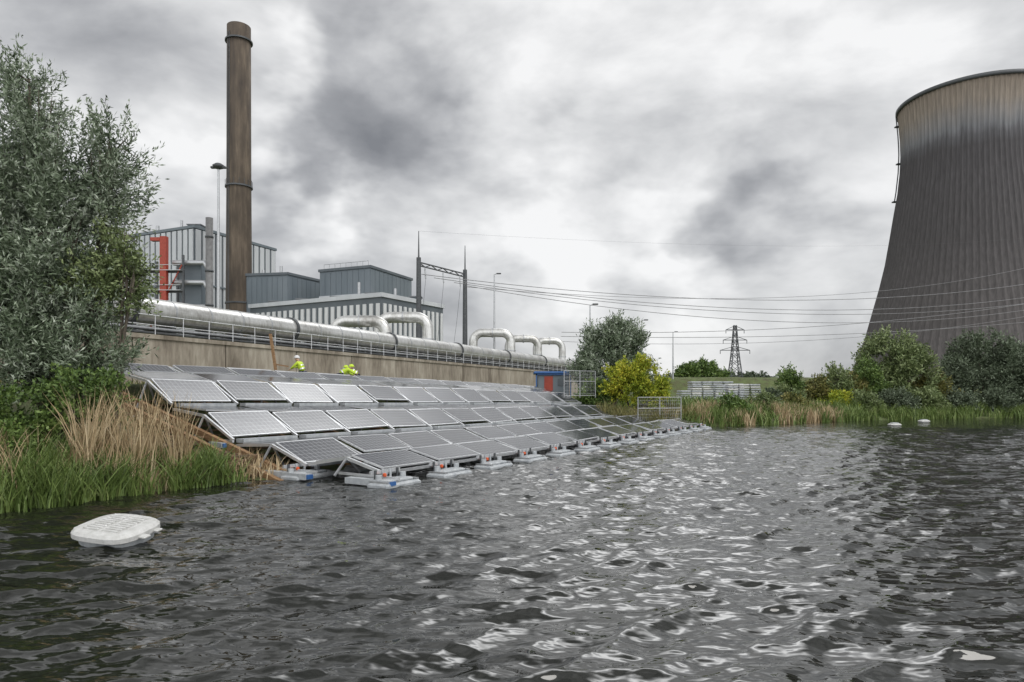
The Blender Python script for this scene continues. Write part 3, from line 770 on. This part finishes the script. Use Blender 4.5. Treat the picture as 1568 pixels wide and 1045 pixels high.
# ------------------------------------------------------------ workers
hiv=simple('hi_vis_jacket',(.42,.6,.03),(.55,.7,.06),5,.7,bs=.05); trs=simple('work_trousers',(.03,.035,.06),(.05,.06,.1),5,.8)
skn=simple('skin',(.5,.3,.22),(.58,.37,.27),5,.5,bs=0); hlm=simple('helmet',(.6,.6,.6),(.7,.7,.7),5,.3,bs=0)
def skin(name,verts,edges,rad,mat,parent,sub=2):
    me=bpy.data.meshes.new(name); me.from_pydata(verts,edges,[]); o=bpy.data.objects.new(name,me); scene.collection.objects.link(o)
    o.parent=parent; me.materials.append(mat)
    md=o.modifiers.new('skin','SKIN'); md.use_smooth_shade=True
    for i,r in enumerate(rad): me.skin_vertices[0].data[i].radius=(r,r)
    me.skin_vertices[0].data[0].use_root=True
    o.modifiers.new('sub','SUBSURF').levels=sub; o.modifiers['sub'].render_levels=sub
    return o
def worker(loc,rot,bend,helmet):
    root=empty('construction_worker',loc); root.rotation_euler=(0,0,rot)
    hip=Vector((0,0,.88)); cb_,sb=math.cos(bend),math.sin(bend)
    def up(d,side=0,f=0):
        return hip+Vector((side,sb*d+f*cb_,cb_*d-f*sb))
    ch=up(.38);nk=up(.54);sl=up(.48,-.19);sr=up(.48,.19)
    el=sl+Vector((-.06,.18,-.2));er=sr+Vector((.06,.2,-.17)); wl_=el+Vector((.08,.2,-.1)); wr_=er+Vector((-.06,.2,-.06))
    skin('jacket',[hip,up(.18),ch,nk,sl,el,wl_,sr,er,wr_],[(0,1),(1,2),(2,3),(2,4),(4,5),(5,6),(2,7),(7,8),(8,9)],[.17,.165,.18,.07,.09,.065,.048,.09,.065,.048],hiv,root)
    leg=[hip+Vector((0,0,0)),Vector((-.1,0,.8)),Vector((-.13,.12,.46)),Vector((-.13,0,.08)),Vector((-.13,.18,.05)),Vector((.1,0,.8)),Vector((.14,.14,.46)),Vector((.14,-.06,.08)),Vector((.14,.12,.05))]
    skin('trousers',leg,[(0,1),(1,2),(2,3),(3,4),(0,5),(5,6),(6,7),(7,8)],[.14,.11,.075,.05,.045,.11,.075,.05,.045],trs,root)
    hd=up(.72,0,.03)
    skin('head',[nk,up(.6),hd-Vector((0,0,.02)),hd+Vector((0,0,.07)),hd+Vector((0,.115,-.01)),hd+Vector((-.09,0,0)),hd+Vector((.09,0,0))],[(0,1),(1,2),(2,3),(2,4),(2,5),(2,6)],[.05,.055,.09,.085,.016,.014,.014],skn,root)
    bb=B(); c=hd+Vector((0,0,.05)); bb.lathe([(.145,c.z),(.14,c.z+.05),(.12,c.z+.1),(.07,c.z+.14),(.01,c.z+.155)],(c.x,c.y),16,helmet)
    bb.box((c.x,c.y+.14,c.z+.005),(.16,.1,.015),helmet,ch=.005); bb.obj('helmet',root)
    for w_,sg in((wl_,-1),(wr_,1)):
        d=Vector((-sg*.2,.9,-.35)).normalized(); a=Vector((1,0,0))
        vs=[w_,w_+d*.05,w_+d*.09];ed=[(0,1),(1,2)];rd_=[.025,.034,.03]
        for k_,(o_,ln_) in enumerate(((-.033,.07),(-.011,.085),(.011,.08),(.033,.06))):
            b0=len(vs); p=w_+d*.09+a*o_; vs+= [p,p+d*ln_*.5+Vector((0,0,-.01)),p+d*ln_*.8+Vector((0,0,-.035))]; ed+=[(2,b0),(b0,b0+1),(b0+1,b0+2)]; rd_+=[.01,.009,.008]
        b0=len(vs); p=w_+d*.04-a*sg*.035; vs+=[p,p+d*.04-a*sg*.02]; ed+=[(1,b0),(b0,b0+1)]; rd_+=[.011,.009]
        skin('hand',vs,ed,rd_,skn,root,1)
    bb=B(); 
    for d_ in(.12,.3):
        c=up(d_); bb.tube([c-Vector((0,sb,cb_))*.03,c+Vector((0,sb,cb_))*.03],.178,M['alu'],16,False)
    bb.obj('reflective_bands',root)
    return root
w1=AP(11.0,14.6,0); worker((w1.x,w1.y,H(w1.x,w1.y)),math.radians(75),.45,hlm)
w2=AP(13.8,14.7,0); worker((w2.x,w2.y,H(w2.x,w2.y)),math.radians(-60),1.05,hiv)
w3=AP(15.2,14.7,0); worker((w3.x,w3.y,H(w3.x,w3.y)),math.radians(100),1.05,hiv)
bb=B(); p=AP(9.4,14.6,0); bb.beam((p.x,p.y,2.8),(p.x-.35,p.y-.1,5.4),.12,.12,M['wood']); bb.beam((p.x-.1,p.y,3.9),(p.x+.5,p.y,3.8),.1,.06,M['wood']); bb.obj('timber_post')

# ------------------------------------------------------------ world sky
SUN_EL,SUN_AZ=math.radians(50),math.radians(125)
w=bpy.data.worlds.new('World'); scene.world=w; w.use_nodes=True; nt=w.node_tree; nt.nodes.clear()
try:
    w.cycles.sampling_method='MANUAL'; w.cycles.sample_map_resolution=512
except Exception: pass
out=N(nt,'ShaderNodeOutputWorld'); bg=N(nt,'ShaderNodeBackground'); bg.inputs['Strength'].default_value=.1
nt.links.new(bg.outputs[0],out.inputs[0])
sky=N(nt,'ShaderNodeTexSky',sky_type='NISHITA'); sky.sun_disc=False; sky.sun_elevation=SUN_EL; sky.sun_rotation=SUN_AZ
tc=N(nt,'ShaderNodeTexCoord').outputs['Generated']
nrm=N(nt,'ShaderNodeVectorMath',operation='NORMALIZE'); nt.links.new(tc,nrm.inputs[0]); dv=nrm.outputs[0]
nz=N(nt,'ShaderNodeTexNoise'); nz.inputs['Scale'].default_value=5.5; nz.inputs['Detail'].default_value=4; nz.inputs['Roughness'].default_value=.55
mp=N(nt,'ShaderNodeMapping'); mp.inputs['Scale'].default_value=(1,1,1.7); nt.links.new(dv,mp.inputs[0]); nt.links.new(mp.outputs[0],nz.inputs['Vector'])
sub=N(nt,'ShaderNodeVectorMath',operation='SUBTRACT'); nt.links.new(nz.outputs['Color'],sub.inputs[0]); sub.inputs[1].default_value=(.5,.5,.5)
scl=N(nt,'ShaderNodeVectorMath',operation='SCALE'); nt.links.new(sub.outputs[0],scl.inputs[0]); scl.inputs['Scale'].default_value=.4
ad=N(nt,'ShaderNodeVectorMath',operation='ADD'); nt.links.new(dv,ad.inputs[0]); nt.links.new(scl.outputs[0],ad.inputs[1]); dd=ad.outputs[0]
cn=N(nt,'ShaderNodeTexNoise'); cn.inputs['Scale'].default_value=4.2; cn.inputs['Detail'].default_value=6; cn.inputs['Roughness'].default_value=.52; cn.inputs['Distortion'].default_value=.2
mp2=N(nt,'ShaderNodeMapping'); mp2.inputs['Scale'].default_value=(1,1,1.9); mp2.inputs['Location'].default_value=(2.3,.7,1.1); nt.links.new(dv,mp2.inputs[0]); nt.links.new(mp2.outputs[0],cn.inputs['Vector'])
val=math_(nt,'MULTIPLY_ADD',cn.outputs['Fac'],1.1,.05)
def blob(u,v,rx,amp):
    global val
    d=Vector(((u-784)/1045,1,(605-v)/1045)).normalized(); r=rx/1045
    di=N(nt,'ShaderNodeVectorMath',operation='DISTANCE'); nt.links.new(dd,di.inputs[0]); di.inputs[1].default_value=d
    mr=N(nt,'ShaderNodeMapRange',interpolation_type='SMOOTHSTEP'); nt.links.new(di.outputs['Value'],mr.inputs['Value'])
    mr.inputs['From Min'].default_value=0; mr.inputs['From Max'].default_value=r*1.5; mr.inputs['To Min'].default_value=amp; mr.inputs['To Max'].default_value=0
    val=math_(nt,'ADD',val,mr.outputs[0])
for q in((560,100,150,-.13),(650,230,115,-.16),(510,220,90,-.09),(870,240,75,-.16),(1150,315,80,-.19),(1020,330,45,-.14),(120,60,140,-.1),(600,390,90,-.08),
         (430,110,60,.24),(270,270,90,.18),(480,310,60,.2),(850,375,120,.2),(1000,375,80,.18),(950,130,150,.08),(1280,120,150,.05)):
    blob(*q)
colr=ramp(nt,val,[(.14,(.22,.226,.242)),(.32,(.32,.326,.342)),(.47,(.48,.486,.5)),(.6,(.65,.655,.662)),(.8,(.92,.92,.92))])
sz=N(nt,'ShaderNodeSeparateXYZ'); nt.links.new(dv,sz.inputs[0])
zen=N(nt,'ShaderNodeMapRange',interpolation_type='SMOOTHSTEP'); nt.links.new(sz.outputs['Z'],zen.inputs['Value'])
zen.inputs['From Min'].default_value=.6; zen.inputs['From Max'].default_value=.9; zen.inputs['To Min'].default_value=10.5; zen.inputs['To Max'].default_value=6.5
bk=N(nt,'ShaderNodeMapRange',interpolation_type='SMOOTHSTEP'); nt.links.new(sz.outputs['Y'],bk.inputs['Value'])
bk.inputs['From Min'].default_value=-.5; bk.inputs['From Max'].default_value=.15; bk.inputs['To Min'].default_value=2.4; bk.inputs['To Max'].default_value=1.0
fac=math_(nt,'MULTIPLY',zen.outputs[0],bk.outputs[0])
# added glow high up ahead, out of view, puts highlights on the water
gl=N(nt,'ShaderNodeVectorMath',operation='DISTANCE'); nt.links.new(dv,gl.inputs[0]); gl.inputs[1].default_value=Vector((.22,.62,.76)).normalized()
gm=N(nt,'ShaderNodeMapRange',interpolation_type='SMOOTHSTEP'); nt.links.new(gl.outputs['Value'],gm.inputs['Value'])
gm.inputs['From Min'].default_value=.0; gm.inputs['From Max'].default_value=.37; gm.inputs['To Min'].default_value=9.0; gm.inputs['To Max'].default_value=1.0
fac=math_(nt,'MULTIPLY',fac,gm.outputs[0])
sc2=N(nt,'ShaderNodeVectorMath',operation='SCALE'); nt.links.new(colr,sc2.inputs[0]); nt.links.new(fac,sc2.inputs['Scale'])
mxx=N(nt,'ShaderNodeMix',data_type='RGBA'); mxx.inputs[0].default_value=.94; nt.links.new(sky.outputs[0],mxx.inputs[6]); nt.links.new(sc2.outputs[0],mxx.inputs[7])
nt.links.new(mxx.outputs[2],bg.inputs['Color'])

sl=bpy.data.lights.new('sun','SUN'); sl.energy=1.2; sl.angle=math.radians(30); sl.color=(1,.97,.92)
so=bpy.data.objects.new('sun',sl); scene.collection.objects.link(so)
dirv=Vector((math.sin(SUN_AZ)*math.cos(SUN_EL),math.cos(SUN_AZ)*math.cos(SUN_EL),math.sin(SUN_EL)))
so.rotation_euler=dirv.to_track_quat('Z','Y').to_euler()

cam=bpy.data.cameras.new('camera'); cam.lens=24; cam.sensor_width=36; cam.shift_y=.0526; cam.clip_end=6000; cam.clip_start=.1
co=bpy.data.objects.new('camera',cam); co.location=(0,0,2.4); co.rotation_euler=(math.radians(90),0,0); scene.collection.objects.link(co)
scene.camera=co
